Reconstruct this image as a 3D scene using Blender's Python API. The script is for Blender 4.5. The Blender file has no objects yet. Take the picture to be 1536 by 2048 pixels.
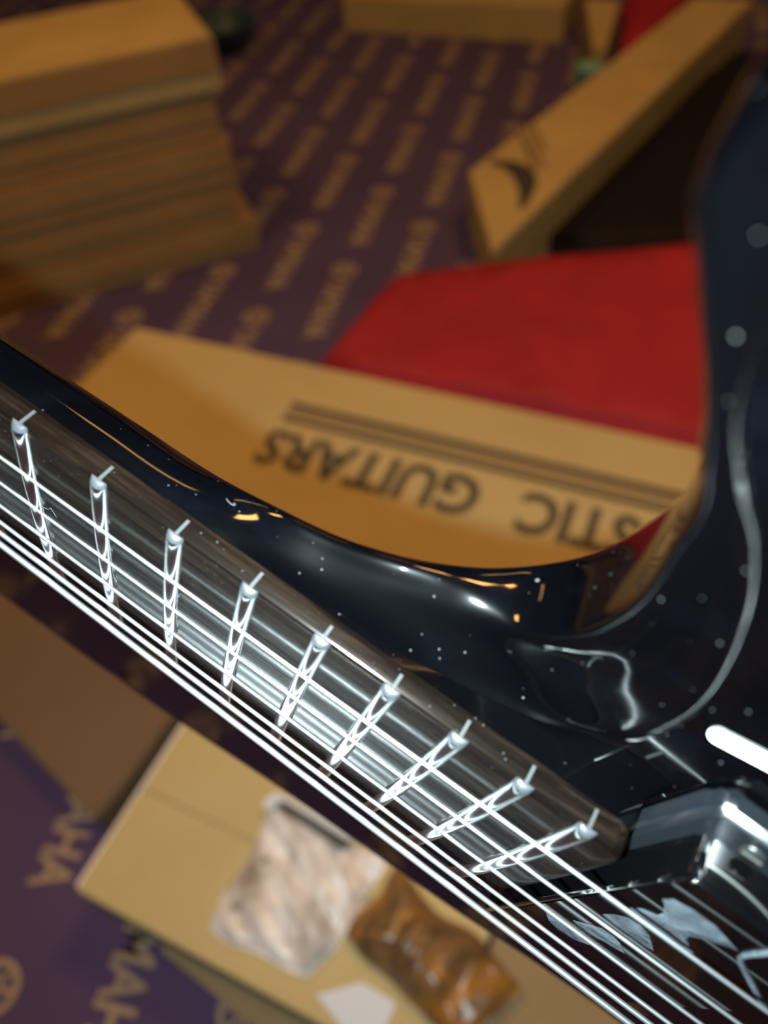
import bpy, bmesh, math, random
from mathutils import Vector, Matrix, noise

# ------------------------------------------------------------------ camera, world, lights
scene = bpy.context.scene
COL = scene.collection
CAM_POS = Vector((0.0, 0.0, 0.9))
CAM_RIGHT = Vector((0.994522, -0.078889, -0.068577))
CAM_DOWN = Vector((-0.104528, -0.750575, -0.652465))
CAM_FWD = Vector((0.0, 0.656059, -0.75471))

cam = bpy.data.cameras.new('camera')
cam.sensor_fit = 'HORIZONTAL'
cam.sensor_width = 36.0
cam.lens = 36.0 * 1553.6 / 1536.0
cam.clip_start = 0.005
cam.clip_end = 50
cam.dof.use_dof = True
cam.dof.focus_distance = 0.128
cam.dof.aperture_fstop = cam.lens / 2.5
cam.dof.aperture_blades = 0
cam_ob = bpy.data.objects.new('camera', cam)
COL.objects.link(cam_ob)
m = Matrix.Identity(4)
for i in range(3):
    m[i][0] = CAM_RIGHT[i]; m[i][1] = -CAM_DOWN[i]; m[i][2] = -CAM_FWD[i]; m[i][3] = CAM_POS[i]
cam_ob.matrix_world = m
scene.camera = cam_ob

world = bpy.data.worlds.new('world'); scene.world = world
world.use_nodes = True
bg = world.node_tree.nodes['Background']
bg.inputs[0].default_value = (0.40, 0.50, 0.70, 1)
bg.inputs[1].default_value = 0.04

def area_lamp(name, loc, sx, sy, power, color, rz=0.0):
    l = bpy.data.lights.new(name, 'AREA'); l.shape = 'RECTANGLE'
    l.size = sx; l.size_y = sy; l.energy = power; l.color = color
    o = bpy.data.objects.new(name, l); o.location = loc; o.rotation_euler = (0, 0, rz)
    COL.objects.link(o); return o
WARM = (1.0, 0.49, 0.14)
for k, (lx, ly, pw) in enumerate([(-0.9, 0.75, 12.5), (1.0, 1.0, 14), (-0.9, 2.8, 2.0), (1.0, 3.0, 2.5)]):
    area_lamp('ceiling_lamp', (lx, ly, 2.7), 0.62, 0.30, pw * 2.0, WARM, 0.25)

# the phone's own torch, a centimetre beside the lens
fl = bpy.data.lights.new('phone_torch', 'SPOT')
fl.spot_size = math.radians(118); fl.spot_blend = 1.0
fl.energy = 17.0; fl.color = (0.80, 1.0, 1.05); fl.shadow_soft_size = 0.0022
flo = bpy.data.objects.new('phone_torch', fl)
flo.location = CAM_POS + CAM_RIGHT * -0.0135 + CAM_DOWN * 0.0045 - CAM_FWD * 0.002
flo.rotation_euler = cam_ob.matrix_world.to_euler()
COL.objects.link(flo)

vs = scene.view_settings
vs.view_transform = 'Standard'; vs.look = 'None'; vs.exposure = 0.0; vs.gamma = 1.0
vs.use_curve_mapping = False

# ------------------------------------------------------------------ helpers
def obj(name, verts, faces, mat, parent=None, smooth=False):
    me = bpy.data.meshes.new(name)
    me.from_pydata([tuple(v) for v in verts], [], faces)
    me.validate(); me.update()
    return obj_me(name, me, mat, parent, smooth)

def obj_me(name, me, mat, parent=None, smooth=False):
    if smooth:
        me.polygons.foreach_set('use_smooth', [True] * len(me.polygons))
    if mat: me.materials.clear(); me.materials.append(mat)
    o = bpy.data.objects.new(name, me); COL.objects.link(o)
    if parent: o.parent = parent
    return o

def obj_bm(name, bm, mat, parent=None, smooth=False):
    me = bpy.data.meshes.new(name)
    bmesh.ops.recalc_face_normals(bm, faces=bm.faces[:])
    bm.to_mesh(me); bm.free()
    return obj_me(name, me, mat, parent, smooth)

def thing(name, label, cat, loc=(0, 0, 0), group=None, rz=0.0):
    o = bpy.data.objects.new(name, None); COL.objects.link(o)
    o.empty_display_size = 0.02
    o.location = loc; o.rotation_euler = (0, 0, rz)
    tag(o, label, cat, group); return o

def tag(o, label, cat, group=None):
    o['label'] = label; o['category'] = cat
    if group: o['group'] = group
    return o

def prism_bm(outline, z0, z1, bevel=0.0, seg=2):
    bm = bmesh.new()
    lo = [bm.verts.new((p[0], p[1], z0)) for p in outline]
    hi = [bm.verts.new((p[0], p[1], z1)) for p in outline]
    n = len(outline)
    bm.faces.new(lo[::-1]); bm.faces.new(hi)
    for i in range(n):
        bm.faces.new((lo[i], lo[(i + 1) % n], hi[(i + 1) % n], hi[i]))
    bmesh.ops.recalc_face_normals(bm, faces=bm.faces[:])
    if bevel:
        bmesh.ops.bevel(bm, geom=bm.edges[:], offset=bevel, segments=seg, affect='EDGES', clamp_overlap=True)
    return bm

def rect(o, a, la, b, lb):
    o = Vector(o); a = Vector(a).normalized(); b = Vector(b).normalized()
    return [o, o + a * la, o + a * la + b * lb, o + b * lb]

def text_mesh(body, offset=0.0):
    cu = bpy.data.curves.new('t', 'FONT'); cu.body = body; cu.offset = offset; cu.resolution_u = 3
    o = bpy.data.objects.new('t', cu); COL.objects.link(o)
    dg = bpy.context.evaluated_depsgraph_get(); dg.update()
    me = bpy.data.meshes.new_from_object(o.evaluated_get(dg))
    vs_ = [v.co.copy() for v in me.vertices]; fs = [tuple(p.vertices) for p in me.polygons]
    bpy.data.objects.remove(o); bpy.data.curves.remove(cu); bpy.data.meshes.remove(me)
    x0 = min(v.x for v in vs_); x1 = max(v.x for v in vs_); y0 = min(v.y for v in vs_); y1 = max(v.y for v in vs_)
    vs_ = [((v.x - x0) / (x1 - x0), (v.y - y0) / (y1 - y0)) for v in vs_]
    return vs_, fs       # normalised to a unit box

# ------------------------------------------------------------------ materials
def mat(name, color, rough=0.5, metal=0.0, spec=0.5, coat=0.0, coat_rough=0.03, trans=0.0):
    m_ = bpy.data.materials.new(name); m_.use_nodes = True
    b = m_.node_tree.nodes['Principled BSDF']
    b.inputs['Base Color'].default_value = (*color, 1)
    b.inputs['Roughness'].default_value = rough
    b.inputs['Metallic'].default_value = metal
    b.inputs['Specular IOR Level'].default_value = spec
    b.inputs['Coat Weight'].default_value = coat
    b.inputs['Coat Roughness'].default_value = coat_rough
    b.inputs['Transmission Weight'].default_value = trans
    return m_

class NT:
    def __init__(s, m_):
        s.t = m_.node_tree; s.b = s.t.nodes['Principled BSDF']
        s.co = s.t.nodes.new('ShaderNodeTexCoord')
    def n(s, typ, **kw):
        nd = s.t.nodes.new(typ)
        for k, v in kw.items():
            if isinstance(v, bpy.types.NodeSocket): s.t.links.new(v, nd.inputs[k])
            elif k in nd.inputs.keys(): nd.inputs[k].default_value = v
            else: setattr(nd, k, v)
        return nd
    def mapping(s, scale, rot=(0, 0, 0), out='Object'):
        mp = s.t.nodes.new('ShaderNodeMapping')
        s.t.links.new(s.co.outputs[out], mp.inputs['Vector'])
        mp.inputs['Scale'].default_value = scale; mp.inputs['Rotation'].default_value = rot
        return mp.outputs[0]
    def noise(s, vec, scale, detail=3, rough=0.55, dist=0.0):
        nd = s.n('ShaderNodeTexNoise', Scale=scale, Detail=detail, Roughness=rough, Distortion=dist)
        s.t.links.new(vec, nd.inputs['Vector']); return nd.outputs['Fac']
    def ramp(s, fac, stops):
        r = s.t.nodes.new('ShaderNodeValToRGB'); s.t.links.new(fac, r.inputs[0])
        e = r.color_ramp.elements
        while len(e) < len(stops): e.new(0.5)
        for k, (p, c) in enumerate(stops):
            e[k].position = p; e[k].color = (*c, 1) if len(c) == 3 else c
        return r.outputs[0]
    def mix(s, fac, a, b, blend='MIX'):
        nd = s.t.nodes.new('ShaderNodeMix'); nd.data_type = 'RGBA'; nd.blend_type = blend
        for k, v in ((0, fac), (6, a), (7, b)):
            if isinstance(v, bpy.types.NodeSocket): s.t.links.new(v, nd.inputs[k])
            else: nd.inputs[k].default_value = v if k == 0 else ((*v, 1) if len(v) == 3 else v)
        return nd.outputs[2]
    def rng(s, val, a, b, c, d):
        nd = s.t.nodes.new('ShaderNodeMapRange'); s.t.links.new(val, nd.inputs[0])
        for k, v in enumerate((a, b, c, d)): nd.inputs[k + 1].default_value = v
        return nd.outputs[0]
    def bump(s, h, strength, dist):
        nd = s.t.nodes.new('ShaderNodeBump'); nd.inputs['Strength'].default_value = strength
        nd.inputs['Distance'].default_value = dist
        s.t.links.new(h, nd.inputs['Height']); s.t.links.new(nd.outputs[0], s.b.inputs['Normal'])
    def set(s, name, sock): s.t.links.new(sock, s.b.inputs[name])
    def specks(s, scale, size, keep):
        """dust: small round flecks in a random share of voronoi cells"""
        v = s.n('ShaderNodeTexVoronoi', Scale=scale, Randomness=1.0)
        s.t.links.new(s.co.outputs['Object'], v.inputs['Vector'])
        sep = s.n('ShaderNodeSeparateColor'); s.t.links.new(v.outputs['Color'], sep.inputs[0])
        a = s.n('ShaderNodeMath', operation='LESS_THAN'); s.t.links.new(v.outputs['Distance'], a.inputs[0])
        sz = s.n('ShaderNodeMath', operation='MULTIPLY'); s.t.links.new(sep.outputs[1], sz.inputs[0]); sz.inputs[1].default_value = size
        s.t.links.new(sz.outputs[0], a.inputs[1])
        k = s.n('ShaderNodeMath', operation='LESS_THAN'); s.t.links.new(sep.outputs[0], k.inputs[0]); k.inputs[1].default_value = keep
        r = s.n('ShaderNodeMath', operation='MULTIPLY'); s.t.links.new(a.outputs[0], r.inputs[0]); s.t.links.new(k.outputs[0], r.inputs[1])
        return r.outputs[0]

def cardboard(name, c, dark=0.82):
    m_ = mat(name, c, 0.75, spec=0.25); t = NT(m_)
    n1 = t.noise(t.mapping((1, 1, 1)), 7.0, 4)
    n2 = t.noise(t.mapping((1, 12, 12)), 60.0, 2)
    col = t.mix(t.rng(n1, 0.3, 0.7, 0, 1), tuple(x * dark for x in c), c)
    col = t.mix(t.rng(n2, 0.35, 0.65, 0, 0.12), col, tuple(x * 0.6 for x in c))
    t.set('Base Color', col); t.bump(n2, 0.12, 0.002)
    return m_
M = {}
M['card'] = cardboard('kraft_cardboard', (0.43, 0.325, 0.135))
M['card_lit'] = cardboard('lit_kraft_cardboard', (0.46, 0.365, 0.17), 0.9)  # lighter copy of the kraft, with the torchlight on it put into the colour
M['card_shaded'] = cardboard('shaded_kraft_cardboard', (0.34, 0.200, 0.072))  # darker copy of the kraft: shade on the stack sides is in the colour
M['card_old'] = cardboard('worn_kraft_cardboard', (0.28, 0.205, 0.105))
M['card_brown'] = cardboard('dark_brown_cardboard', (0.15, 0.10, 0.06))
M['ink'] = mat('black_print_ink', (0.035, 0.032, 0.028), 0.6)
M['ink_thin'] = mat('brown_print_ink', (0.16, 0.11, 0.055), 0.7)
M['tape'] = mat('clear_parcel_tape', (0.42, 0.28, 0.12), 0.25, spec=0.5)
M['white_edge'] = mat('torn_paper_edge', (0.62, 0.58, 0.52), 0.8)

def mk_carpet():
    m_ = mat('purple_carpet', (0.075, 0.05, 0.115), 0.95, spec=0.1); t = NT(m_)
    n1 = t.noise(t.mapping((1, 1, 1)), 3.0, 3); n2 = t.noise(t.mapping((1, 1, 1)), 420.0, 2)
    col = t.mix(t.rng(n1, 0.3, 0.7, 0, 1), (0.076, 0.054, 0.132), (0.102, 0.070, 0.162))
    col = t.mix(t.rng(n2, 0.3, 0.7, 0, 0.45), col, (0.035, 0.024, 0.06))
    t.set('Base Color', col); t.bump(n2, 0.6, 0.004)
    return m_
M['carpet'] = mk_carpet()
M['carpet_print'] = mat('beige_carpet_lettering', (0.30, 0.235, 0.155), 0.95, spec=0.1)

def mk_red(name, c):
    m_ = mat(name, c, 0.7, spec=0.25); t = NT(m_)
    n1 = t.noise(t.mapping((1, 1, 1)), 6.0, 4, 0.6, 0.4); n2 = t.noise(t.mapping((1, 1, 1)), 300.0, 2)
    t.set('Base Color', t.mix(t.rng(n1, 0.35, 0.7, 0, 1), tuple(x * 0.72 for x in c), c))
    t.bump(n2, 0.25, 0.002); return m_
M['red'] = mk_red('red_fabric', (0.34, 0.017, 0.028))
M['black_bag'] = mat('black_nylon', (0.005, 0.0045, 0.005), 0.7, spec=0.15)
M['teal'] = mat('teal_plastic', (0.10, 0.26, 0.22), 0.4)
M['teal_dark'] = mat('dark_teal_plastic', (0.02, 0.05, 0.055), 0.35)

def mk_gloss():
    m_ = mat('black_gloss_lacquer', (0.0045, 0.0048, 0.006), 0.045, spec=0.5, coat=0.022, coat_rough=0.33); t = NT(m_)
    n1 = t.noise(t.mapping((1, 1, 1)), 45.0, 4, 0.6, 0.6)
    n2 = t.noise(t.mapping((1, 1, 1)), 160.0, 4, 0.65)
    r = t.rng(n1, 0.42, 0.8, 0.03, 0.12)
    t.set('Roughness', r)
    haze = t.n('ShaderNodeMath', operation='MULTIPLY')
    t.t.links.new(t.rng(n1, 0.5, 0.85, 0, 1), haze.inputs[0]); t.t.links.new(t.rng(n2, 0.4, 0.8, 0.2, 1), haze.inputs[1])
    col = t.mix(haze.outputs[0], (0.00018, 0.0002, 0.0003), (0.0008, 0.0013, 0.0023))
    s1 = t.specks(520, 0.17, 0.10); s2 = t.specks(1300, 0.2, 0.07)
    mx = t.n('ShaderNodeMath', operation='MAXIMUM'); t.t.links.new(s1, mx.inputs[0]); t.t.links.new(s2, mx.inputs[1])
    t.set('Base Color', t.mix(mx.outputs[0], col, (0.03, 0.03, 0.03)))
    return m_
M['gloss'] = mk_gloss()

def mk_rosewood():
    m_ = mat('dark_rosewood', (0.02, 0.012, 0.01), 0.4, spec=0.02, coat=0.26, coat_rough=0.13); t = NT(m_)
    v = t.mapping((60, 900, 900))
    g = t.noise(v, 1.0, 4, 0.6, 0.3); g2 = t.noise(t.mapping((12, 160, 160)), 1.0, 3)
    col = t.ramp(g, [(0.34, (0.0002, 0.00013, 0.0001)), (0.50, (0.0009, 0.00055, 0.0004)), (0.68, (0.0042, 0.0026, 0.0018))])
    col = t.mix(t.rng(g2, 0.4, 0.7, 0, 0.5), col, (0.0036, 0.0019, 0.0011))
    s1 = t.specks(1500, 0.2, 0.16)
    t.b.inputs['Specular Tint'].default_value = (0.85, 0.68, 0.58, 1)
    t.set('Base Color', t.mix(s1, col, (0.022, 0.022, 0.022)))
    t.set('Roughness', t.rng(g, 0.3, 0.75, 0.5, 0.33))
    t.bump(g, 0.35, 0.0003)
    return m_
M['rosewood'] = mk_rosewood()
M['fret'] = mat('nickel_silver', (0.80, 0.84, 0.86), 0.16, 1.0)
M['fret_end'] = mat('filed_nickel_silver', (0.012, 0.014, 0.014), 0.5, 0.0)
M['fret_cap'] = mat('filed_fret_end', (0.016, 0.0175, 0.019), 0.35, spec=0.6)
M['steel'] = mat('plain_steel_string', (0.86, 0.87, 0.86), 0.36, 1.0)
M['wound'] = mat('nickel_wound_string', (0.84, 0.85, 0.85), 0.38, 1.0)
M['pickup'] = mat('black_pickup_plastic', (0.0006, 0.0006, 0.0007), 0.05, spec=0.5)
M['ring'] = mat('black_ring_plastic', (0.003, 0.0037, 0.0046), 0.3, spec=0.4)
M['screw'] = mat('black_screw', (0.03, 0.03, 0.03), 0.3, 0.8)
M['lint'] = mat('white_lint', (0.03, 0.03, 0.03), 0.8)
M['cream'] = mat('cream_plastic', (0.80, 0.78, 0.68), 0.35)
M['bone'] = mat('bone_nut', (0.7, 0.66, 0.55), 0.4)
M['chrome'] = mat('chrome', (0.8, 0.8, 0.82), 0.1, 1.0)

def mk_film():
    m_ = mat('clear_film', (0.08, 0.095, 0.11), 0.12, spec=0.5); t = NT(m_)
    n1 = t.noise(t.mapping((1, 1, 1)), 260.0, 3, 0.6, 0.5)
    t.set('Alpha', t.rng(n1, 0.3, 0.75, 0.25, 0.7))
    t.bump(n1, 0.5, 0.001)
    return m_
M['film'] = mk_film()

def mk_bag():
    m_ = mat('clear_plastic_bag', (0.62, 0.58, 0.55), 0.3, spec=0.45); t = NT(m_)
    n1 = t.noise(t.mapping((34, 9, 9), (0, 0, 0.55)), 1.0, 3, 0.5, 0.9); n2 = t.noise(t.mapping((18, 60, 18), (0, 0, 0.5)), 1.0, 3, 0.5, 0.6)
    col = t.ramp(n1, [(0.28, (0.28, 0.24, 0.21)), (0.44, (0.60, 0.57, 0.55)), (0.62, (0.80, 0.79, 0.80))])
    t.set('Base Color', t.mix(t.rng(n2, 0.4, 0.75, 0, 0.5), col, (0.30, 0.24, 0.19)))
    return m_
M['bag'] = mk_bag()
M['paper'] = mat('white_paper', (0.52, 0.57, 0.64), 0.6)
M['bag_edge'] = mat('folded_plastic_edge', (0.55, 0.60, 0.62), 0.2)

def mk_amber():
    m_ = mat('amber_wrap', (0.2, 0.09, 0.02), 0.3, spec=0.5); t = NT(m_)
    n1 = t.noise(t.mapping((14, 30, 20), (0, 0, 0.6)), 1.0, 4, 0.55, 0.8)
    t.set('Base Color', t.ramp(n1, [(0.30, (0.055, 0.03, 0.014)), (0.48, (0.15, 0.085, 0.035)), (0.62, (0.30, 0.13, 0.02)), (0.78, (0.36, 0.20, 0.035))]))
    return m_
M['amber'] = mk_amber()

# ------------------------------------------------------------------ floor: carpet with repeated lettering
fl_ob = obj('floor', [(-6, -4, 0), (6, -4, 0), (6, 8, 0), (-6, 8, 0)], [(0, 1, 2, 3)], M['carpet'])
fl_ob['kind'] = 'structure'
def carpet_word():
    """tuning-fork roundel and the word, centred, length 0.268 along +x, letters 0.05 high"""
    V, F = [], []
    tv, tf = text_mesh('YAMAHA', 0.02)
    x0 = -0.070; L = 0.204; h = 0.047
    V += [(x0 + x * L, (y - 0.5) * h) for x, y in tv]; F += [tuple(f) for f in tf]
    cx = -0.105; n = 28; b0 = len(V)
    for k in range(n):
        a = 2 * math.pi * k / n
        V += [(cx + 0.027 * math.cos(a), 0.027 * math.sin(a)), (cx + 0.0205 * math.cos(a), 0.0205 * math.sin(a))]
    for k in range(n):
        k2 = (k + 1) % n
        F.append((b0 + 2 * k, b0 + 2 * k2, b0 + 2 * k2 + 1, b0 + 2 * k + 1))
    for j in range(3):                                     # three crossed tuning forks
        a = math.pi / 2 + j * 2 * math.pi / 3
        d = Vector((math.cos(a), math.sin(a))); nrm = Vector((-d.y, d.x))
        b0 = len(V); c = Vector((cx, 0))
        for s in (-0.0026, 0.0026):
            V.append(tuple(c + nrm * s - d * 0.019))
        for s in (0.0026, -0.0026):
            V.append(tuple(c + nrm * s + d * 0.021))
        F.append((b0, b0 + 1, b0 + 2, b0 + 3))
    return V, F
wv, wf = carpet_word()
wa = math.radians(-107.5); wd = (math.cos(wa), math.sin(wa))
PV, PF = [], []
for mm in range(-14, 15):
    for nn in range(-14, 15):
        cx = 0.0444 + mm * 0.0777 + nn * 0.1833; cy = 1.6865 - mm * 0.1820 + nn * 0.1374
        if not (-1.6 < cx < 1.9 and -0.5 < cy < 3.9): continue
        b0 = len(PV)
        PV += [(cx + x * wd[0] - y * wd[1], cy + x * wd[1] + y * wd[0], 0.0012) for x, y in wv]
        PF += [tuple(b0 + i for i in f) for f in wf]
obj('printed_lettering', PV, PF, M['carpet_print'], fl_ob)

# ------------------------------------------------------------------ cartons on the floor
def carton(label, outline, z0, z1, m_, group=None, bevel=0.003, tape=None, cat='carton', name='carton'):
    c = sum((Vector((p[0], p[1])) for p in outline), Vector((0, 0))) / len(outline)
    t = thing(name, label, cat, (c.x, c.y, z0), group)
    ol = [(p[0] - c.x, p[1] - c.y) for p in outline]
    obj_bm('body', prism_bm(ol, 0, z1 - z0, bevel), m_, t)
    if tape:
        (a, b, w) = tape
        a = Vector(a) - c; b = Vector(b) - c; d = (b - a).normalized(); n = Vector((-d.y, d.x)) * w
        q = [a - n, b - n, b + n, a + n]
        obj_bm('tape', prism_bm([(v.x, v.y) for v in q], z1 - z0 + 0.0002, z1 - z0 + 0.0006), M['tape'], t)
    return t, c

# stack of five flat cartons, left
sx = Vector((0.953, 0.304)); sy = Vector((-0.304, 0.953))
corner = Vector((-0.207, 1.589))
lay = [(0.0, 0.075, 0.0, 0.0), (0.075, 0.157, -0.034, 0.006), (0.157, 0.245, -0.022, 0.0), (0.245, 0.332, -0.030, 0.010), (0.332, 0.425, -0.010, 0.0)]
slab = ['plain brown carton at the very bottom of the tall stack', 'brown carton second from the floor in the tall stack', 'brown carton in the middle of the tall stack',
        'brown carton just under the topmost of the tall stack', 'topmost brown carton of the tall stack, its upper face lit']
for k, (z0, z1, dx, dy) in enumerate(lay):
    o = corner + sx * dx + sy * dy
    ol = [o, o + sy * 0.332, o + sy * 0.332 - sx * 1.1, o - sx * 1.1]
    t, c = carton(slab[k], ol, z0, z1 - 0.0008, M['card_shaded'] if k < 4 else M['card'], 'cartons in the tall stack', 0.006)  # lower four take the shaded copy, the top one plain kraft
    # lid rim: the overlapping lid edge low on the front face
    f0 = o - sx * 0.004 - c; f1 = o - sx * 1.096 - c; d = -sy
    q = [f0, f1, f1 + d * 0.003, f0 + d * 0.003]
    obj_bm('lid_rim', prism_bm([(v.x, v.y) for v in q], (z1 - z0) * 0.42, (z1 - z0) * 0.97), M['card_shaded'], t)

# carton with the moustache-like mark, right
t, c = carton('long brown carton with slanted end and a black swoosh mark, behind the red bag',
              [(0.254, 1.602), (0.248, 1.277), (1.184, 2.43), (1.04, 2.50)], 0, 0.12, M['card'], None, 0.003)
def flat(name, pts, z, m_, parent):
    return obj_bm(name, prism_bm([(p[0], p[1]) for p in pts], z, z + 0.0004), m_, parent)
sw = []
P0, P1, P2 = Vector((0.303, 1.63)), Vector((0.405, 1.60)), Vector((0.330, 1.425))
cen = [P0 * (1 - s) ** 2 + P1 * 2 * s * (1 - s) + P2 * s * s for s in [i / 12 for i in range(13)]]
lft, rgt = [], []
for i, p in enumerate(cen):
    d = (cen[min(i + 1, 12)] - cen[max(i - 1, 0)]).normalized(); n = Vector((-d.y, d.x))
    w = 0.004 + 0.021 * math.sin(math.pi * min(1, (i + 1.5) / 14)) ** 1.2
    lft.append(p + n * w - c); rgt.append(p - n * w - c)
flat('swoosh_print', lft + rgt[::-1], 0.1203, M['ink'], t)
bdir = Vector((0.63, 0.776)); bper = Vector((0.776, -0.63))
for k, (a0, w_, l_) in enumerate([(0.0, 0.011, 0.16), (0.033, 0.006, 0.19), (0.058, 0.008, 0.13)]):
    b0 = Vector((0.385, 1.735)) + bdir * a0 - c
    ddir = Vector((0.0, -1.0))
    q = [b0, b0 + ddir * l_, b0 + ddir * l_ + bdir * w_ * 2, b0 + bdir * w_ * 2]
    flat('text_print', q, 0.1203, M['ink_thin'], t)

# far carton, top of the picture
t, c = carton('brown carton lying beyond the lettered carpet, farthest back', rect((0.038, 2.905), (0.905, -0.425), 0.72, (0.425, 0.905), 0.45), 0, 0.10, M['card'], None, 0.003)
bq = [Vector((0.30, 2.86)), Vector((0.33, 2.845)), Vector((0.36, 2.90)), Vector((0.33, 2.915))]
flat('stamp_print', [b - c for b in bq], 0.1003, M['ink'], t)
# narrow folded cardboard beside it
t, c = carton('narrow pale cardboard strip standing between the far carton and the small red bag',
              [(0.69, 2.262), (0.722, 2.252), (0.86, 2.61), (0.765, 2.65)], 0, 0.10, M['card'], None, 0.003, name='cardboard_strip', cat='cardboard')

# acoustic guitar carton, centre
CO = Vector((-0.386, 1.135)); CL = Vector((0.890, -0.456)); CW = Vector((-0.456, -0.890))
t, c = carton('large tan carton printed with guitar lettering and two black stripes', rect(CO, CL, 1.22, CW, 0.38), 0, 0.14, M['card_lit'], None, 0.004)
def cpt(a, b): return CO + CL * a + CW * b - c
ZT = 0.1403
def cstripe(name, b0, b1, m_, a0=0.348, a1=1.12, z=ZT):
    flat(name, [cpt(a0, b0), cpt(a1, b0), cpt(a1, b1), cpt(a0, b1)], z, m_, t)
cstripe('stripe_print', 0.0905, 0.0995, M['ink'])
cstripe('thin_stripe_print', 0.1015, 0.1070, M['ink_thin'])
cstripe('thin_stripe_print', 0.1110, 0.1165, M['ink_thin'])
cstripe('stripe_print', 0.1215, 0.1315, M['ink'])
def cword(word, a_right, a_left, b_base, b_top):
    tv, tf = text_mesh(word, 0.028)
    V = []
    for x, y in tv:
        p = cpt(a_right + (a_left - a_right) * x, b_base + (b_top - b_base) * y)
        V.append((p.x, p.y, ZT + 0.0004))
    o = obj('lettering', V, tf, M['ink'], t)
    return o
cword('ACOUSTIC', 1.092, 0.722, 0.150, 0.222)
cword('GUITARS', 0.668, 0.345, 0.150, 0.222)
# the lid's flap joint across the box
e0 = [cpt(0.0, 0.335), cpt(1.22, 0.335), cpt(1.22, 0.338), cpt(0.0, 0.338)]
flat('flap_joint', e0, ZT, M['ink_thin'], t)

# red bag behind it
def pillow(label, name, cat, corners, z0, height, m_, nu=26, nv=26, wob=0.004, seed=0, round_=0.16, freq=14, aniso=None, warp=0.0):
    """soft closed slab: four corners (world xy), rounded edges, uneven top"""
    cs = [Vector(p) for p in corners]; c = sum(cs, Vector((0, 0))) / 4
    t = thing(name, label, cat, (c.x, c.y, z0))
    V, F = [], []
    def pos(u, v):
        return (cs[0] * (1 - u) + cs[1] * u) * (1 - v) + (cs[3] * (1 - u) + cs[2] * u) * v - c
    def prof(u, v):
        e = min(u, 1 - u, v, 1 - v) / round_
        e = max(0.0, min(1.0, e)); return math.sqrt(max(0, 1 - (1 - e) ** 2))
    for top in (1, 0):
        for i in range(nu + 1):
            for j in range(nv + 1):
                u = i / nu; v = j / nv
                u = 0.5 - 0.5 * math.cos(math.pi * u) if round_ < 0.3 else u
                v = 0.5 - 0.5 * math.cos(math.pi * v) if round_ < 0.3 else v
                p = pos(u, v); h = prof(u, v)
                if warp:
                    p = p + Vector((noise.noise(Vector((u * 2.3, v * 2.3, seed))), noise.noise(Vector((u * 2.3 + 9, v * 2.3, seed))))) * warp
                if top:
                    q = Vector((p.x * freq, p.y * freq, seed))
                    if aniso:
                        ca, sa = math.cos(aniso), math.sin(aniso)
                        q = Vector(((p.x * ca + p.y * sa) * freq * 1.6, (-p.x * sa + p.y * ca) * freq * 0.35, seed))
                    z = height * h + wob * h * noise.noise(q) * 2 + wob * h * noise.noise(q * 2.7)
                    z = max(z, 0.0005 + 0.001 * h)
                else: z = 0.0
                V.append((p.x, p.y, z))
    N = (nu + 1) * (nv + 1)
    for i in range(nu):
        for j in range(nv):
            a = i * (nv + 1) + j
            F.append((a, a + nv + 1, a + nv + 2, a + 1)); F.append((N + a + 1, N + a + nv + 2, N + a + nv + 1, N + a))
    per = [i * (nv + 1) for i in range(nu)] + [nu * (nv + 1) + j for j in range(nv)] + [i * (nv + 1) + nv for i in range(nu, 0, -1)] + [j for j in range(nv, 0, -1)]
    for k in range(len(per)):
        a, b = per[k], per[(k + 1) % len(per)]
        F.append((a, N + a, N + b, b)[::-1])
    o = obj('body', V, F, m_, t, True)
    return t, c
def soft_slab(label, name, cat, outline, z0, height, m_, seed=0, wob=0.003, rad=0.012):
    c = sum((Vector(p) for p in outline), Vector((0, 0))) / len(outline)
    t = thing(name, label, cat, (c.x, c.y, z0))
    bm = prism_bm([(p[0] - c.x, p[1] - c.y) for p in outline], 0, height, rad, 3)
    bmesh.ops.triangulate(bm, faces=[f for f in bm.faces if len(f.verts) > 4])
    for _ in range(4):
        es = [e for e in bm.edges if e.calc_length() > 0.07]
        if not es: break
        bmesh.ops.subdivide_edges(bm, edges=es, cuts=1)
        bmesh.ops.triangulate(bm, faces=[f for f in bm.faces if len(f.verts) > 4])
    for v in bm.verts:
        if v.co.z > height * 0.9:
            v.co.z += wob * noise.noise(Vector((v.co.x * 6, v.co.y * 6, seed)))
    obj_bm('body', bm, m_, t, True)
    return t, c
t, c = soft_slab('flat red fabric bag lying behind the lettered tan carton', 'flat_bag', 'bag',
                 [(-0.085, 1.012), (0.042, 1.225), (0.058, 1.242), (0.080, 1.252), (0.103, 1.257), (0.352, 1.262), (0.80, 1.250), (0.80, 0.575)], 0, 0.118, M['red'], 3, 0.002)
obj_bm('seam', prism_bm([(p[0] - c.x, p[1] - c.y) for p in [(0.11, 1.2585), (0.352, 1.2635), (0.79, 1.2515), (0.79, 1.2535), (0.352, 1.2655), (0.11, 1.2605)]], 0.05, 0.056), M['red'], t)
# small red thing far back
soft_slab('small crumpled red bag beyond the slanted carton', 'small_bag', 'bag', [(0.775, 2.30), (0.90, 2.36), (1.04, 2.56), (1.16, 2.75), (0.93, 2.80), (0.885, 2.62)], 0, 0.07, M['red'], 8, 0.012, 0.02)
# black gig bag between slanted carton and horn
soft_slab('black padded gig bag lying right of the slanted carton', 'gig_bag', 'bag', [(0.372, 1.395), (0.42, 1.30), (0.90, 1.27), (1.20, 1.75), (1.15, 2.12), (1.09, 2.20), (0.99, 2.155), (0.735, 1.84)], 0, 0.09, M['black_bag'], 5, 0.006, 0.03)

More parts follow.
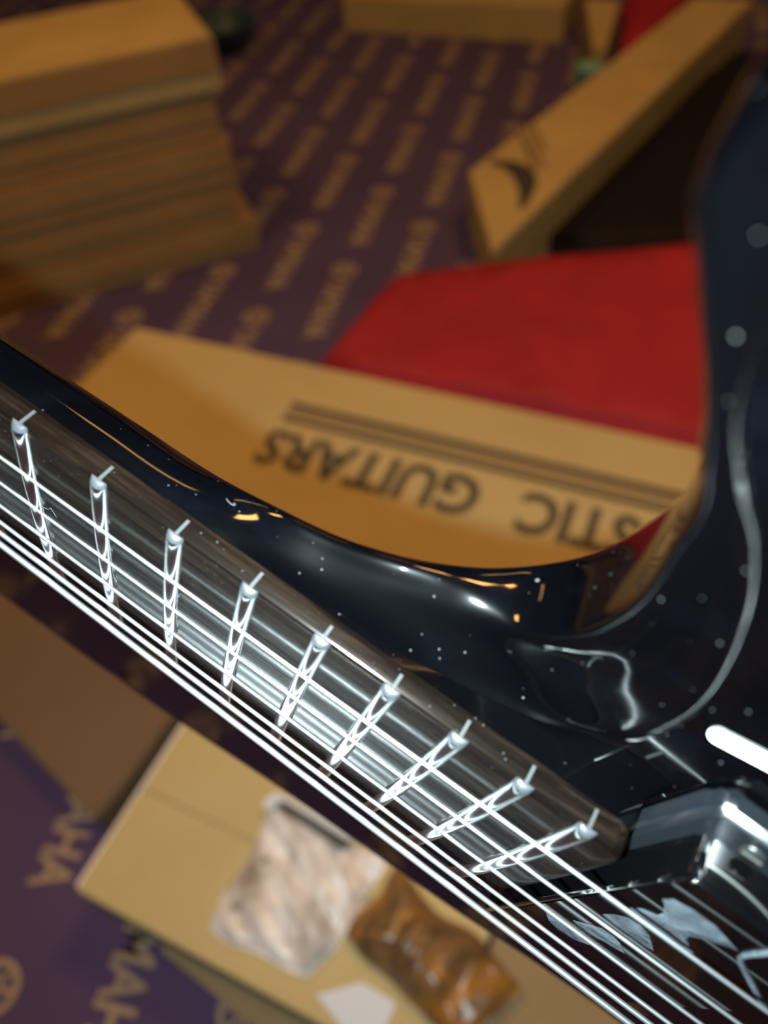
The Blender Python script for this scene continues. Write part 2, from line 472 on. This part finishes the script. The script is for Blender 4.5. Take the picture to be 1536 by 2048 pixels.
def lathe(name, prof, m_, parent, n=24):
    V, F = [], []
    for r, z in prof:
        for k in range(n):
            a = 2 * math.pi * k / n; V.append((r * math.cos(a), r * math.sin(a), z))
    for i in range(len(prof) - 1):
        for k in range(n):
            k2 = (k + 1) % n; F.append((i * n + k, i * n + k2, (i + 1) * n + k2, (i + 1) * n + k))
    F.append(tuple(range(n))[::-1]); F.append(tuple((len(prof) - 1) * n + k for k in range(n)))
    return obj(name, V, F, m_, parent, True)
t = thing('plastic_cup', 'pale teal plastic cup half hidden behind the slanted carton', 'cup', (0.655, 2.16, 0))
lathe('body', [(0.028, 0), (0.034, 0.05), (0.038, 0.09), (0.039, 0.092), (0.036, 0.092), (0.030, 0.01)], M['teal'], t)
t = thing('plastic_bowl', 'dark teal plastic bowl behind the tall carton stack', 'bowl', (-0.36, 2.86, 0))
lathe('body', [(0.05, 0), (0.09, 0.03), (0.115, 0.08), (0.117, 0.084), (0.110, 0.084), (0.085, 0.035), (0.02, 0.012)], M['teal_dark'], t)

# ---- lower left: low cartons and packing material
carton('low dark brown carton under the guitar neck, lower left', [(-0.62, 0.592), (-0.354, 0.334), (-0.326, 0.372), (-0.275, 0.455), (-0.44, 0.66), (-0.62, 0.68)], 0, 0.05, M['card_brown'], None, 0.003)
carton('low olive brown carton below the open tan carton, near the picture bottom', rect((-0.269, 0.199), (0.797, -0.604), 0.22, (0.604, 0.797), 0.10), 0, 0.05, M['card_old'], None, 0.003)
GO = Vector((-0.333, 0.241)); GB = Vector((0.873, -0.487)); GA = Vector((0.487, 0.873)).normalized()
t, c = carton('tan carton with closed flaps holding the crumpled plastic bag', rect(GO, GB, 0.375, GA, 0.225), 0.0505, 0.117, M['card_lit'], None, 0.003)
def gpt(b, a): return GO + GB * b + GA * a - c
zt = 0.117 - 0.0505
def flap(b0, b1, a0, a1, lift0, lift1):
    q = [gpt(b0, a0), gpt(b1, a0), gpt(b1, a1), gpt(b0, a1)]; l = [lift0, lift0, lift1, lift1]
    V = [(p.x, p.y, zt + 0.0003 + h) for p, h in zip(q, l)] + [(p.x, p.y, zt + 0.0038 + h) for p, h in zip(q, l)]
    F = [(3, 2, 1, 0), (4, 5, 6, 7), (0, 1, 5, 4), (1, 2, 6, 5), (2, 3, 7, 6), (3, 0, 4, 7)]
    return obj('flap', V, F, M['card_lit'], t)
flap(0.002, 0.373, 0.001, 0.098, 0.0, 0.0015)
flap(0.002, 0.373, 0.108, 0.223, 0.0, 0.0)
q = [gpt(-0.0012, 0.003), gpt(0.0022, 0.003), gpt(0.0022, 0.222), gpt(-0.0012, 0.222)]
obj_bm('torn_edge', prism_bm([(p.x, p.y) for p in q], zt * 0.93, zt + 0.0045), M['white_edge'], t)

t, c = pillow('crumpled clear plastic bag with a white printed sheet, on the tan carton', 'plastic_bag', 'bag',
       [(-0.199, 0.193), (-0.106, 0.142), (-0.030, 0.236), (-0.142, 0.301)], 0.1235, 0.016, M['bag'], 44, 44, 0.006, 2.0, 0.35, 26, 0.55, 0.008)
obj_bm('folded_edge', prism_bm([(p[0] - c.x, p[1] - c.y) for p in [(-0.150, 0.297), (-0.136, 0.307), (-0.060, 0.258), (-0.064, 0.251), (-0.133, 0.297), (-0.143, 0.287)]], 0.010, 0.022, 0.002), M['bag_edge'], t)
obj_bm('dark_label', prism_bm([(p[0] - c.x, p[1] - c.y) for p in [(-0.134, 0.292), (-0.128, 0.296), (-0.066, 0.252), (-0.072, 0.246)]], 0.0105, 0.021), M['ink'], t)
for (x, y) in [(-0.168, 0.226), (-0.163, 0.236), (-0.176, 0.205), (-0.150, 0.243)]:
    obj_bm('print_mark', prism_bm([(x - c.x + dx, y - c.y + dy) for dx, dy in [(0, 0), (0.006, -0.004), (0.009, 0.001), (0.003, 0.005)]], 0.014, 0.0168), M['card_old'], t)
pillow('crumpled amber brown wrapped bundle beside the clear plastic bag', 'wrapped_bundle', 'bundle',
       [(-0.074, 0.176), (0.012, 0.084), (0.074, 0.122), (-0.026, 0.228)], 0.1235, 0.032, M['amber'], 40, 40, 0.010, 6.0, 0.45, 24, -0.7, 0.010)
t = thing('paper_sheet', 'small white paper under the amber bundle, by the picture bottom', 'paper', (-0.068, 0.118, 0.1223))
obj_bm('sheet', prism_bm([(-0.034, 0.014), (0.006, 0.020), (0.034, 0.002), (0.018, -0.026), (-0.006, -0.02)], 0, 0.0008), M['paper'], t)
carton('grey tan carton at the picture bottom right of the amber bundle', rect((-0.010, 0.040), (0.873, -0.487), 0.35, (0.487, 0.873), 0.30), 0, 0.110, M['card_old'], None, 0.003)

# ------------------------------------------------------------------ the guitar (built in millimetres in its own frame:
# x along the strings towards the body with fret 24 at 0, y towards the treble side, z out of the face)
gt = thing('electric_guitar', 'glossy black electric guitar with rosewood fretboard held above the cartons', 'guitar')
GR = [[0.75355, 0.283705, -0.593021], [-0.556626, -0.204587, -0.805178], [-0.349757, 0.936833, 0.003751]]
GP = (0.013332, 0.037867, 0.770009)
gm = Matrix.Identity(4)
for i in range(3):
    for j in range(3): gm[i][j] = GR[i][j]
    gm[i][3] = GP[i]
gt.matrix_world = gm
def mmv(vs_): return [(v[0] * 0.001, v[1] * 0.001, v[2] * 0.001) for v in vs_]
def gobj(name, V, F, m_, parent=gt, smooth=True): return obj(name, mmv(V), F, m_, parent, smooth)
def gbm(name, bm, m_, parent=gt, smooth=False):
    for v in bm.verts: v.co *= 0.001
    return obj_bm(name, bm, m_, parent, smooth)

def hw(x): return 28.2 + x * 0.0144
def neck_d(x):
    pts = [(-700, 13.0), (-486, 13.0), (-200, 14.0), (-115, 14.4), (-92, 15.6), (-67, 16.7), (-40, 19.0), (0, 22.0), (30, 24.0)]
    for (x0, d0), (x1, d1) in zip(pts, pts[1:]):
        if x <= x1: return d0 + (d1 - d0) * (x - x0) / (x1 - x0)
    return pts[-1][1]
ANG = [0, 7, 15, 25, 36, 48, 68, 90]
def neck_station(x, s):
    a = hw(x) - 0.15; d = neck_d(x)
    return [Vector((x, s * a * math.cos(math.radians(t_)), -4.5 - d * math.sin(math.radians(t_)))) for t_ in ANG]
CUT=[
 [(-56.00,27.29,-4.70),(-56.35,28.29,-5.50),(-56.70,29.28,-6.65),(-57.10,30.40,-8.71),(-57.40,31.27,-10.76),(-58.06,29.27,-12.50),(-58.68,25.64,-13.36),(-53.40,0.00,-21.50)],
 [(-46.00,27.44,-5.00),(-46.48,28.82,-5.92),(-47.00,30.26,-7.27),(-47.58,31.87,-9.42),(-48.03,33.11,-11.52),(-48.57,30.87,-13.50),(-48.74,26.69,-14.72),(-44.29,1.09,-22.35)],
 [(-37.00,27.57,-5.60),(-37.72,29.31,-6.71),(-38.64,31.35,-8.39),(-39.67,33.63,-10.67),(-40.37,35.23,-12.85),(-40.76,33.09,-15.00),(-40.35,28.81,-16.65),(-36.07,3.58,-23.55)],
 [(-29.00,27.68,-6.40),(-30.03,29.34,-7.74),(-31.75,31.81,-9.85),(-33.66,34.57,-12.25),(-34.72,36.14,-14.57),(-34.93,34.56,-17.00),(-33.91,30.87,-19.05),(-28.71,8.36,-25.04)],
 [(-22.50,27.78,-7.30),(-23.54,29.09,-8.72),(-26.04,31.92,-11.12),(-28.81,35.05,-13.49),(-29.96,36.34,-15.94),(-30.06,35.40,-19.50),(-28.49,32.41,-21.94),(-22.82,14.29,-26.94)],
 [(-17.00,27.86,-8.30),(-17.90,28.83,-9.54),(-21.29,32.22,-11.84),(-25.01,35.97,-13.85),(-26.11,36.97,-16.34),(-26.14,36.56,-22.00),(-24.15,34.09,-24.82),(-18.27,20.80,-28.84)],
 [(-12.00,28.30,-9.30),(-12.73,28.96,-10.18),(-17.15,32.81,-12.07),(-22.02,37.06,-13.46),(-22.99,37.76,-15.94),(-23.00,37.64,-24.50),(-20.61,35.43,-27.67),(-14.58,26.79,-30.86)],
 [(-8.00,30.50,-10.00),(-8.59,30.97,-10.58),(-13.74,35.01,-11.99),(-19.39,39.46,-12.80),(-20.25,39.96,-15.23),(-20.26,39.95,-26.50),(-17.57,37.82,-29.91),(-11.56,32.16,-32.59)],
 [(-4.20,35.50,-10.00),(-4.78,35.87,-10.47),(-10.69,39.61,-11.75),(-17.18,43.72,-12.40),(-18.04,44.10,-14.80),(-18.04,44.10,-28.00),(-15.08,42.23,-31.50),(-8.75,38.21,-34.00)],
 [(-2.40,41.20,-10.00),(-3.00,41.52,-10.46),(-9.08,44.71,-11.65),(-15.77,48.22,-12.20),(-16.66,48.54,-14.60),(-16.66,48.54,-29.50),(-13.57,46.91,-33.00),(-6.93,43.43,-35.50)],
 [(-2.00,47.00,-10.00),(-2.59,47.32,-10.45),(-8.59,50.54,-11.55),(-15.18,54.08,-12.00),(-16.07,54.40,-14.40),(-16.07,54.40,-30.00),(-12.99,52.75,-33.50),(-6.38,49.20,-36.00)],
 [(-2.80,53.30,-10.00),(-3.37,53.61,-10.44),(-9.10,56.78,-11.45),(-15.40,60.26,-11.80),(-16.29,60.60,-14.20),(-16.29,60.60,-30.00),(-13.22,58.91,-33.50),(-6.66,55.28,-36.00)],
 [(-5.50,62.00,-10.00),(-6.01,62.27,-10.44),(-11.12,64.98,-11.40),(-16.73,67.95,-11.80),(-18.06,68.65,-14.20),(-18.33,68.79,-31.00),(-15.23,67.16,-34.50),(-8.60,63.65,-37.00)],
 [(-10.00,71.60,-10.00),(-10.35,71.67,-10.44),(-13.86,72.41,-11.40),(-17.72,73.22,-11.80),(-19.19,73.53,-14.20),(-19.48,73.60,-31.00),(-16.05,72.87,-34.50),(-8.71,71.33,-37.00)],
 [(-14.00,77.50,-10.00),(-14.22,77.46,-10.44),(-16.49,77.02,-11.40),(-18.98,76.54,-11.80),(-20.45,76.25,-14.20),(-20.75,76.20,-31.00),(-17.31,76.86,-34.50),(-9.95,78.28,-37.00)],
 [(-18.00,81.80,-10.00),(-18.15,81.73,-10.44),(-19.66,81.06,-11.40),(-21.31,80.32,-11.80),(-22.68,79.70,-14.20),(-22.96,79.58,-31.00),(-19.76,81.01,-34.50),(-12.92,84.08,-37.00)],
 [(-22.30,87.30,-10.00),(-22.36,87.13,-10.44),(-22.91,85.46,-11.40),(-23.53,83.63,-11.80),(-24.01,82.21,-14.20),(-24.10,81.92,-31.00),(-22.99,85.24,-34.50),(-20.61,92.35,-37.00)],
 [(-25.20,93.00,-10.00),(-25.25,92.75,-10.44),(-25.74,90.23,-11.40),(-26.27,87.45,-11.80),(-26.56,85.98,-14.20),(-26.62,85.69,-31.00),(-25.95,89.12,-34.50),(-24.53,96.49,-37.00)],
 [(-27.00,99.00,-10.00),(-27.09,98.65,-10.44),(-28.02,95.07,-11.40),(-29.03,91.13,-11.80),(-29.41,89.68,-14.20),(-29.48,89.39,-31.00),(-28.61,92.78,-34.50),(-26.73,100.04,-37.00)],
 [(-28.00,105.00,-10.00),(-28.17,104.54,-10.44),(-29.89,99.92,-11.40),(-31.78,94.84,-11.80),(-32.30,93.43,-14.20),(-32.41,93.15,-31.00),(-31.19,96.43,-34.50),(-28.57,103.46,-37.00)],
 [(-27.00,111.00,-10.00),(-27.33,110.45,-10.44),(-30.71,104.93,-11.40),(-34.42,98.86,-11.80),(-35.20,97.57,-14.20),(-35.35,97.32,-31.00),(-33.53,100.31,-34.50),(-29.62,106.71,-37.00)],
]

def body_station(p, n, z0=-10.0):
    p = Vector((p[0], p[1], 0)); n = Vector((n[0], n[1], 0)).normalized()
    prof = [(14, 0), (10, 0), (6.8, -0.25), (3.2, -1.8), (0.7, -5.0), (0, -22), (3.5, -32), (12, -36)]
    return [p - n * a + Vector((0, 0, z0 + z)) for a, z in prof]
outline = [(-35.2, 113.5), (-31, 120), (-23, 125.5), (-8, 130), (15, 131), (45, 126), (80, 112), (115, 104), (150, 110), (200, 140), (250, 160), (300, 155), (335, 120),
           (348, 60), (350, 0), (348, -60), (335, -120), (300, -158), (250, -168), (200, -152), (150, -118), (110, -98), (67, -92), (45, -94), (21, -101),
           (-35, -110), (-77, -121), (-115, -126), (-145, -127), (-164, -120), (-172, -106), (-166, -88), (-150, -74), (-120, -63), (-77, -53), (-45, -45), (-22, -38)]
nst = len(outline); bodyst = []
full_ol = [(-34.5, 107)] + outline + [(-10, -30)]
for k in range(1, nst + 1):
    a = Vector(full_ol[k - 1]); b = Vector(full_ol[k + 1]); d = (b - a).normalized()
    bodyst.append(body_station(full_ol[k], (-d.y, d.x) if False else (-d.y * -1 * -1, d.x) if False else (d.y * -1, d.x)))
# outward is to the left of travel (outline runs neck > treble > butt > bass), check one sample and flip if needed
if (bodyst[5][5] - bodyst[5][0]).dot(Vector((0, 1, 0))) < 0:
    bodyst = []
    for k in range(1, nst + 1):
        a = Vector(full_ol[k - 1]); b = Vector(full_ol[k + 1]); d = (b - a).normalized()
        bodyst.append(body_station(full_ol[k], (d.y, -d.x)))
ST = [neck_station(x, 1) for x in (-486, -380, -270, -190, -150, -125, -105, -88, -74)]
i_cut0 = len(ST)
ST += [[Vector(q) for q in s] for s in CUT]
i_rim0 = i_cut0 + 6
ST += bodyst
i_bass = len(ST)
ST += [neck_station(x, -1) for x in (2, -10, -30, -60, -100, -150, -250, -380, -486)]
def catmull(p0, p1, p2, p3, t_):
    return 0.5 * ((2 * p1) + (p2 - p0) * t_ + (2 * p0 - 5 * p1 + 4 * p2 - p3) * t_ ** 2 + (3 * p1 - p0 - 3 * p2 + p3) * t_ ** 3)
def cen_cr(p0, p1, p2, p3, t_):
    """centripetal Catmull-Rom: no overshoot between unevenly spaced stations"""
    def dt(a, b): return max(1e-4, (b - a).length) ** 0.5
    t0 = 0.0; t1 = t0 + dt(p0, p1); t2 = t1 + dt(p1, p2); t3 = t2 + dt(p2, p3)
    if (p1 - p0).length < 1e-4: p0 = p1 + (p1 - p2); t1 = dt(p0, p1); t2 = t1 + dt(p1, p2); t3 = t2 + dt(p2, p3)
    if (p3 - p2).length < 1e-4: p3 = p2 + (p2 - p1); t3 = t2 + dt(p2, p3)
    t_ = t1 + (t2 - t1) * t_
    a1 = p0 * ((t1 - t_) / (t1 - t0)) + p1 * ((t_ - t0) / (t1 - t0))
    a2 = p1 * ((t2 - t_) / (t2 - t1)) + p2 * ((t_ - t1) / (t2 - t1))
    a3 = p2 * ((t3 - t_) / (t3 - t2)) + p3 * ((t_ - t2) / (t3 - t2))
    b1 = a1 * ((t2 - t_) / (t2 - t0)) + a2 * ((t_ - t0) / (t2 - t0))
    b2 = a2 * ((t3 - t_) / (t3 - t1)) + a3 * ((t_ - t1) / (t3 - t1))
    return b1 * ((t2 - t_) / (t2 - t1)) + b2 * ((t_ - t1) / (t2 - t1))
def densify(pts, n):
    out = []
    for i in range(len(pts) - 1):
        p0 = pts[max(i - 1, 0)]; p1 = pts[i]; p2 = pts[i + 1]; p3 = pts[min(i + 2, len(pts) - 1)]
        for k in range(n): out.append(cen_cr(p0, p1, p2, p3, k / n))
    out.append(pts[-1].copy()); return out
NS, NTT = 7, 6
cols = [densify([s[k] for s in ST], NS) for k in range(8)]          # along the outline
rows = []
for i in range(len(cols[0])): rows.append(densify([cols[k][i] for k in range(8)], NTT))
V, F = [], []
w_ = len(rows[0])
for r in rows: V += r
for i in range(len(rows) - 1):
    for j in range(w_ - 1):
        a = i * w_ + j; F.append((a, a + 1, a + w_ + 1, a + w_))
r0 = i_rim0 * NS; r1 = i_bass * NS - NS // 2
bm = bmesh.new()
bv = [bm.verts.new(v) for v in V]
for f in F:
    try: bm.faces.new([bv[i] for i in f])
    except ValueError: pass
tv = [bm.verts.new((v.co.x, v.co.y, -10.0)) for v in [bv[i * w_] for i in range(r0 + 3, r1)]]
# flat top: fan of the rim loop, closed under the fretboard
edge_loop = [bv[i * w_] for i in range(r0 + 3, r1)]
for v in tv: bm.verts.remove(v)
f_top = bm.faces.new(edge_loop)
back_loop = [bv[i * w_ + w_ - 1] for i in range((i_cut0 + 4) * NS, r1)]
f_back = bm.faces.new(back_loop)
bmesh.ops.triangulate(bm, faces=[f_top, f_back], quad_method='BEAUTY', ngon_method='EAR_CLIP')
bmesh.ops.remove_doubles(bm, verts=bm.verts[:], dist=0.001)
body = gbm('body_and_neck', bm, M['gloss'], gt, True)
body.data.set_sharp_from_angle(angle=math.radians(40))
body['label'] = 'black gloss lacquered body with neck, deep scooped cutaway'
# neck tongue under the fretboard end
bm = prism_bm([(-60, -27.2), (-60, 27.2), (-46, 27.4), (5.2, 27.9), (5.9, 24), (5.9, -24), (5.2, -27.9)], -10.8, -4.35)
gbm('neck_tongue', bm, M['gloss'])

# fretboard: radiused top, rolled edges, end with clipped corners
RAD = 400.0
def surf(y): return -y * y / (2 * RAD)
NX = 90; V = []; F = []
xs = [-486 + (486 + 3.4) * k / NX for k in range(NX + 1)] + [4.6, 5.6, 6.3]
shr = {NX + 1: 0.5, NX + 2: 1.5, NX + 3: 3.2}
for ix, x in enumerate(xs):
    h = hw(x) - shr.get(ix, 0.0)
    lipz = 0.0 if ix <= NX + 2 else -0.25
    ys = [-1, -1, -0.992, -0.985] + [-0.95 + 1.9 * k / 16 for k in range(17)] + [0.985, 0.992, 1, 1]
    for k, q in enumerate(ys):
        y = q * h; z = surf(y) + lipz
        if k in (0, len(ys) - 1): z = -4.45
        elif k in (1, len(ys) - 2): z -= 0.42
        elif k in (2, len(ys) - 3): z -= 0.14
        V.append((x, y, z))
wy = len(ys)
for i in range(len(xs) - 1):
    for j in range(wy - 1):
        a = i * wy + j; F.append((a, a + wy, a + wy + 1, a + 1))
last = (len(xs) - 1) * wy
b0 = len(V)
V += [(V[last + j][0] + 0.25, V[last + j][1] * 0.995, -4.45) for j in range(wy)]
for j in range(wy - 1): F.append((last + j, b0 + j, b0 + j + 1, last + j + 1))
fb = gobj('fretboard', V, F, M['rosewood'])
fb.data.set_sharp_from_angle(angle=math.radians(50))
fb['label'] = 'dark rosewood fretboard with brown edge'

# frets, each with its tang showing in the edge of the board
SC = 647.7
def fret_x(k): return -(SC * 0.75 - (SC - SC * 2 ** (-k / 12.0)))
rng = random.Random(4)
def make_fret(k):
    x = fret_x(k); h = hw(x) + 0.05
    prof = [(-1.38, -0.05), (-1.36, 0.22), (-1.15, 0.62), (-0.75, 0.98), (-0.3, 1.16), (0, 1.2), (0.3, 1.16), (0.75, 0.98), (1.15, 0.62), (1.36, 0.22), (1.38, -0.05)]
    ys = [(-1, 0.0, 0.30, 0.92), (-1, 0.35, 0.66, 0.98), (-1, 0.9, 0.92, 1), (-1, 1.5, 1, 1)] + [(None, -0.92 + 1.84 * q / 16, 1, 1) for q in range(17)] + [(1, 1.5, 1, 1), (1, 0.9, 0.92, 1), (1, 0.35, 0.66, 0.98), (1, 0.0, 0.30, 0.92)]
    V, F = [], []
    for s, q, zs, xsx in ys:
        y = q * h if s is None else s * (h - q)
        for px, pz in prof: V.append((x + px * xsx, y, surf(y) + (pz * zs if pz > 0 else pz)))
    n = len(prof)
    for i in range(len(ys) - 1):
        for j in range(n - 1):
            a = i * n + j; F.append((a, a + n, a + n + 1, a + 1))
    F.append(tuple(range(n))); F.append(tuple((len(ys) - 1) * n + j for j in range(n))[::-1])
    fo = gobj('fret', V, F, M['fret'])
    fo.data.materials.append(M['fret_cap'])
    for p in fo.data.polygons:
        if abs(p.center.y) * 1000 > h - 1.0: p.material_index = 1
    fo.data.set_sharp_from_angle(angle=math.radians(45))
    e = surf(h)
    tl = 2.6 + rng.uniform(-0.5, 0.3)
    for s in (1,):
        bm = prism_bm([(x - 0.25, s * (h - 0.6)), (x + 0.25, s * (h - 0.6)), (x + 0.25, s * (h + 0.06)), (x - 0.25, s * (h + 0.06))], e - tl, e - 0.05)
        gbm('fret_tang', bm, M['fret_end'], fo)
    return fo
for k in range(1, 25): make_fret(k)
gbm('nut', prism_bm([(-491, -21.4), (-486, -21.4), (-486, 21.4), (-491, 21.4)], -4, 2.0, 0.5), M['bone'])

# strings: nut, the stretch over the upper frets, bridge
SG = [  # y at nut, (x,y,z) left, (x,y,z) right, y at bridge, radius, wound
    (17.5, (-96.44, 20.87, 2.75), (30.76, 24.3, 3.35), 26.2, 0.24, 0),
    (10.5, (-98.62, 11.32, 2.83), (34.12, 13.87, 3.43), 15.8, 0.27, 0),
    (3.5, (-100.82, 1.71, 2.91), (35.1, 3.35, 3.51), 5.3, 0.32, 0),
    (-3.5, (-102.58, -6.09, 2.99), (36.01, -6.45, 3.59), -5.3, 0.38, 1),
    (-10.5, (-103.79, -11.52, 3.07), (36.63, -13.46, 3.67), -15.8, 0.48, 1),
    (-17.5, (-105.16, -17.66, 3.15), (37.32, -21.19, 3.75), -26.2, 0.60, 1)]
def tube(path, rad, n, V, F):
    b0 = len(V)
    for i, p in enumerate(path):
        d = (path[min(i + 1, len(path) - 1)] - path[max(i - 1, 0)]).normalized()
        u = d.cross(Vector((0, 0, 1))).normalized(); w = u.cross(d)
        r = rad[i] if isinstance(rad, list) else rad
        for k in range(n):
            a = 2 * math.pi * k / n; V.append(p + u * (r * math.cos(a)) + w * (r * math.sin(a)))
    for i in range(len(path) - 1):
        for k in range(n):
            k2 = (k + 1) % n; a = b0 + i * n
            F.append((a + k, a + k2, a + n + k2, a + n + k))
names = ['thinnest plain steel string', 'second plain steel string', 'third plain steel string', 'thinner wound string', 'middle wound string', 'thickest wound string']
for i, (yn, A, B, yb, r, wnd) in enumerate(SG):
    A = Vector(A); B = Vector(B); d = B - A
    A2 = A - d * 0.22; B2 = B + d * 0.12
    nutp = Vector((-487, yn, 2.1)); brp = Vector((162, yb, 4.2))
    if not wnd:
        path = [nutp] + [A2 + (B2 - A2) * (k / 20) for k in range(21)] + [brp]; rad = r
    else:
        pitch = (0.20, 0.26, 0.32)[i - 3]
        n = int((B2 - A2).length / (pitch / 2))
        path = [nutp] + [A2 + (B2 - A2) * (k / n) for k in range(n + 1)] + [brp]
        rad = [r] + [r * (1.0 if k % 2 else 0.86) for k in range(n + 1)] + [r]
    V, F = [], []; tube(path, rad, 10, V, F)
    s = gobj('string', V, F, M['wound'] if wnd else M['steel']); s['label'] = names[i]

# neck pickup: ring, cover, screw, crinkled film
rg = [(6.6, -45), (6.6, 41.2), (8.2, 43.6), (44, 43.6), (46, 41.2), (46, -45)]
bm = prism_bm(rg, -10.2, -6.0, 1.2, 3)
ring = gbm('pickup_ring', bm, M['ring'], gt, True); ring.data.set_sharp_from_angle(angle=math.radians(60))
bm = prism_bm([(9.9, -35), (9.9, 35.2), (10.9, 36.4), (37.2, 36.4), (38.2, 35.4), (38.2, -35)], -9, 0.0, 0.7, 3)
pk = gbm('pickup', bm, M['pickup'], gt, True); pk.data.set_sharp_from_angle(angle=math.radians(60))
pk['label'] = 'glossy black neck pickup cover'
bm = prism_bm([(39.0, -35), (39.0, 36), (44.5, 36), (44.5, -35)], -9, -3.5, 0.6, 2)
gbm('pickup_bar', bm, M['pickup'], gt, True)
def disc(name, c, r, z0, z1, m_, parent, n=20):
    bm = prism_bm([(c[0] + r * math.cos(2 * math.pi * k / n), c[1] + r * math.sin(2 * math.pi * k / n)) for k in range(n)], z0, z1, 0.25 * min(1, r / 2), 2)
    return gbm(name, bm, m_, parent, True)
sc_ = disc('ring_screw', (14.5, 39.6), 1.7, -6.2, -5.2, M['screw'], ring)
bm = prism_bm([(13.2, 39.35), (15.8, 39.35), (15.8, 39.85), (13.2, 39.85)], -5.25, -5.12); gbm('screw_slot', bm, M['ink'], ring)
def film(pts, z, seed, dome=0.35):
    n = len(pts); c = Vector((sum(p[0] for p in pts) / n, sum(p[1] for p in pts) / n))
    V = []; F = []; rings = 6
    for q in range(rings):
        s = 1 - q / rings
        for p in pts:
            x = c.x + (p[0] - c.x) * s; y = c.y + (p[1] - c.y) * s
            zz = z + dome * (1 - s) ** 0.8 + 0.25 * (1 - s) * noise.noise(Vector((x * 0.45, y * 0.45, seed)))
            V.append((x, y, zz))
    V.append((c.x, c.y, z + dome)); 
    for q in range(rings - 1):
        for k in range(n):
            k2 = (k + 1) % n; a = q * n
            F.append((a + k, a + k2, a + n + k2, a + n + k))
    for k in range(n): F.append(((rings - 1) * n + k, (rings - 1) * n + (k + 1) % n, rings * n))
    return gobj('film', V, F, M['film'], pk)
film([(12.88, 25.86), (13.14, 28.18), (15.58, 29.12), (18.6, 29.12), (21.1, 27.94), (23.63, 26.75), (22.42, 25.33), (21.15, 23.37), (20.31, 20.65), (21.46, 18.07), (23.95, 16.52), (23.41, 14.51), (20.54, 14.25), (18.5, 15.08), (17.1, 13.62), (13.65, 16.22), (14.15, 18.83), (15.78, 20.08), (15.44, 22.06), (13.97, 24.69)], 0.08, 1)
film([(14.42, 6.79), (14.67, 9.75), (15.69, 12.42), (17.32, 12.94), (19.64, 11.67), (23.27, 7.05), (21.33, 6.27), (19.34, 5.16), (16.82, 5.25)], 0.08, 2)
film([(15.0, -4.37), (16.43, -0.88), (17.43, 1.19), (19.45, 1.36), (21.14, 0.61), (23.69, -2.3), (22.2, -3.47), (20.4, -4.15), (19.69, -6.9), (17.23, -7.35)], 0.08, 3)
film([(11.87, -8.91), (14.03, -9.1), (15.94, -8.36), (18.67, -9.22), (21.42, -10.1), (19.76, -13.05), (16.87, -13.82), (14.4, -12.65)], 0.08, 4)
V, F = [], []
tube([Vector((23.85, 34.0, 0.1)), Vector((24.2, 29, 0.1)), Vector((24.45, 26.79, 0.1)), Vector((25.0, 25.2, 0.1)), Vector((25.9, 24.0, 0.1)), Vector((30.5, 20.0, 0.1)), Vector((35.85, 15.56, 0.1))], 0.42, 8, V, F)
gobj('film_fold', V, F, M['film'], pk)
# cream strip let into the top
a = Vector((0.25, 49.5)); d = Vector((6.456, 1.74)).normalized(); n = Vector((-d.y, d.x))
ol = []
for k in range(9):
    q = math.pi / 2 + math.pi * k / 8; ol.append(a + d * 1.1 + d * (1.1 * math.cos(q)) + n * (1.1 * math.sin(q)))
e = a + d * 40
ol += [e - n * 1.1, e + n * 1.1]
st_ = gbm('cream_strip', prism_bm([(p.x, p.y) for p in ol], -10.3, -9.5, 0.3, 2), M['cream'])
st_['label'] = 'cream white strip set into the black top'

# parts beyond the picture: bridge, second pickup, headstock, tuners
bm = prism_bm([(112, -43), (112, 43), (146, 43), (146, -43)], -10.2, -6, 1.0, 2); r2 = gbm('pickup_ring', bm, M['ring'])
bm = prism_bm([(115, -35), (115, 35), (143, 35), (143, -35)], -9, 0.5, 0.7, 2); gbm('pickup', bm, M['pickup'])
bm = prism_bm([(155, -40), (155, 40), (182, 40), (182, -40)], -10.2, -4, 1.0, 2); br = gbm('bridge', bm, M['chrome'])
for i, s in enumerate(SG):
    gbm('saddle', prism_bm([(158, s[3] - 4.6), (158, s[3] + 4.6), (172, s[3] + 4.6), (172, s[3] - 4.6)], -4.2, 3.6, 0.6, 2), M['chrome'], br)
hd = gbm('headstock', prism_bm([(-485, -22), (-500, -27), (-660, -46), (-680, -20), (-650, 10), (-520, 26), (-485, 22)], -17, -4.4, 1.5, 2), M['gloss'])
for i in range(6):
    x = -515 - i * 24; y = -16 - i * 3.2
    disc('tuner_post', (x, y), 3.0, -5, 3, M['chrome'], hd)
    disc('tuner_button', (x, y - 24), 5.0, -15, -6, M['chrome'], hd)

# two lint threads lying on the guitar
def lint(label, pts):
    path = densify([Vector(p) for p in pts], 5)
    c = path[0].copy()
    V, F = [], []; tube([p - c for p in path], 0.05, 6, V, F)
    o = obj('lint_thread', mmv(V), F, M['lint'], None, True)
    o.matrix_world = gm @ Matrix.Translation(c * 0.001)
    tag(o, label, 'lint', 'lint threads on the guitar'); return o
lint('tiny curled white lint on the black neck flank above the fret ends', [(-65.2, 27.9, -9.6), (-65.0, 28.3, -9.3), (-64.5, 28.4, -9.1), (-63.9, 28.5, -9.0), (-63.5, 28.5, -9.1), (-63.5, 28.4, -9.35), (-63.8, 28.4, -9.4)])
lint('tiny forked white lint on the rosewood between the plain strings', [(-93.6, 5.6, 0.05), (-92.4, 6.3, 0.06), (-91.6, 7.6, 0.1), (-91.3, 6.8, 0.08), (-90.8, 5.6, 0.06), (-90.4, 4.8, 0.05)])
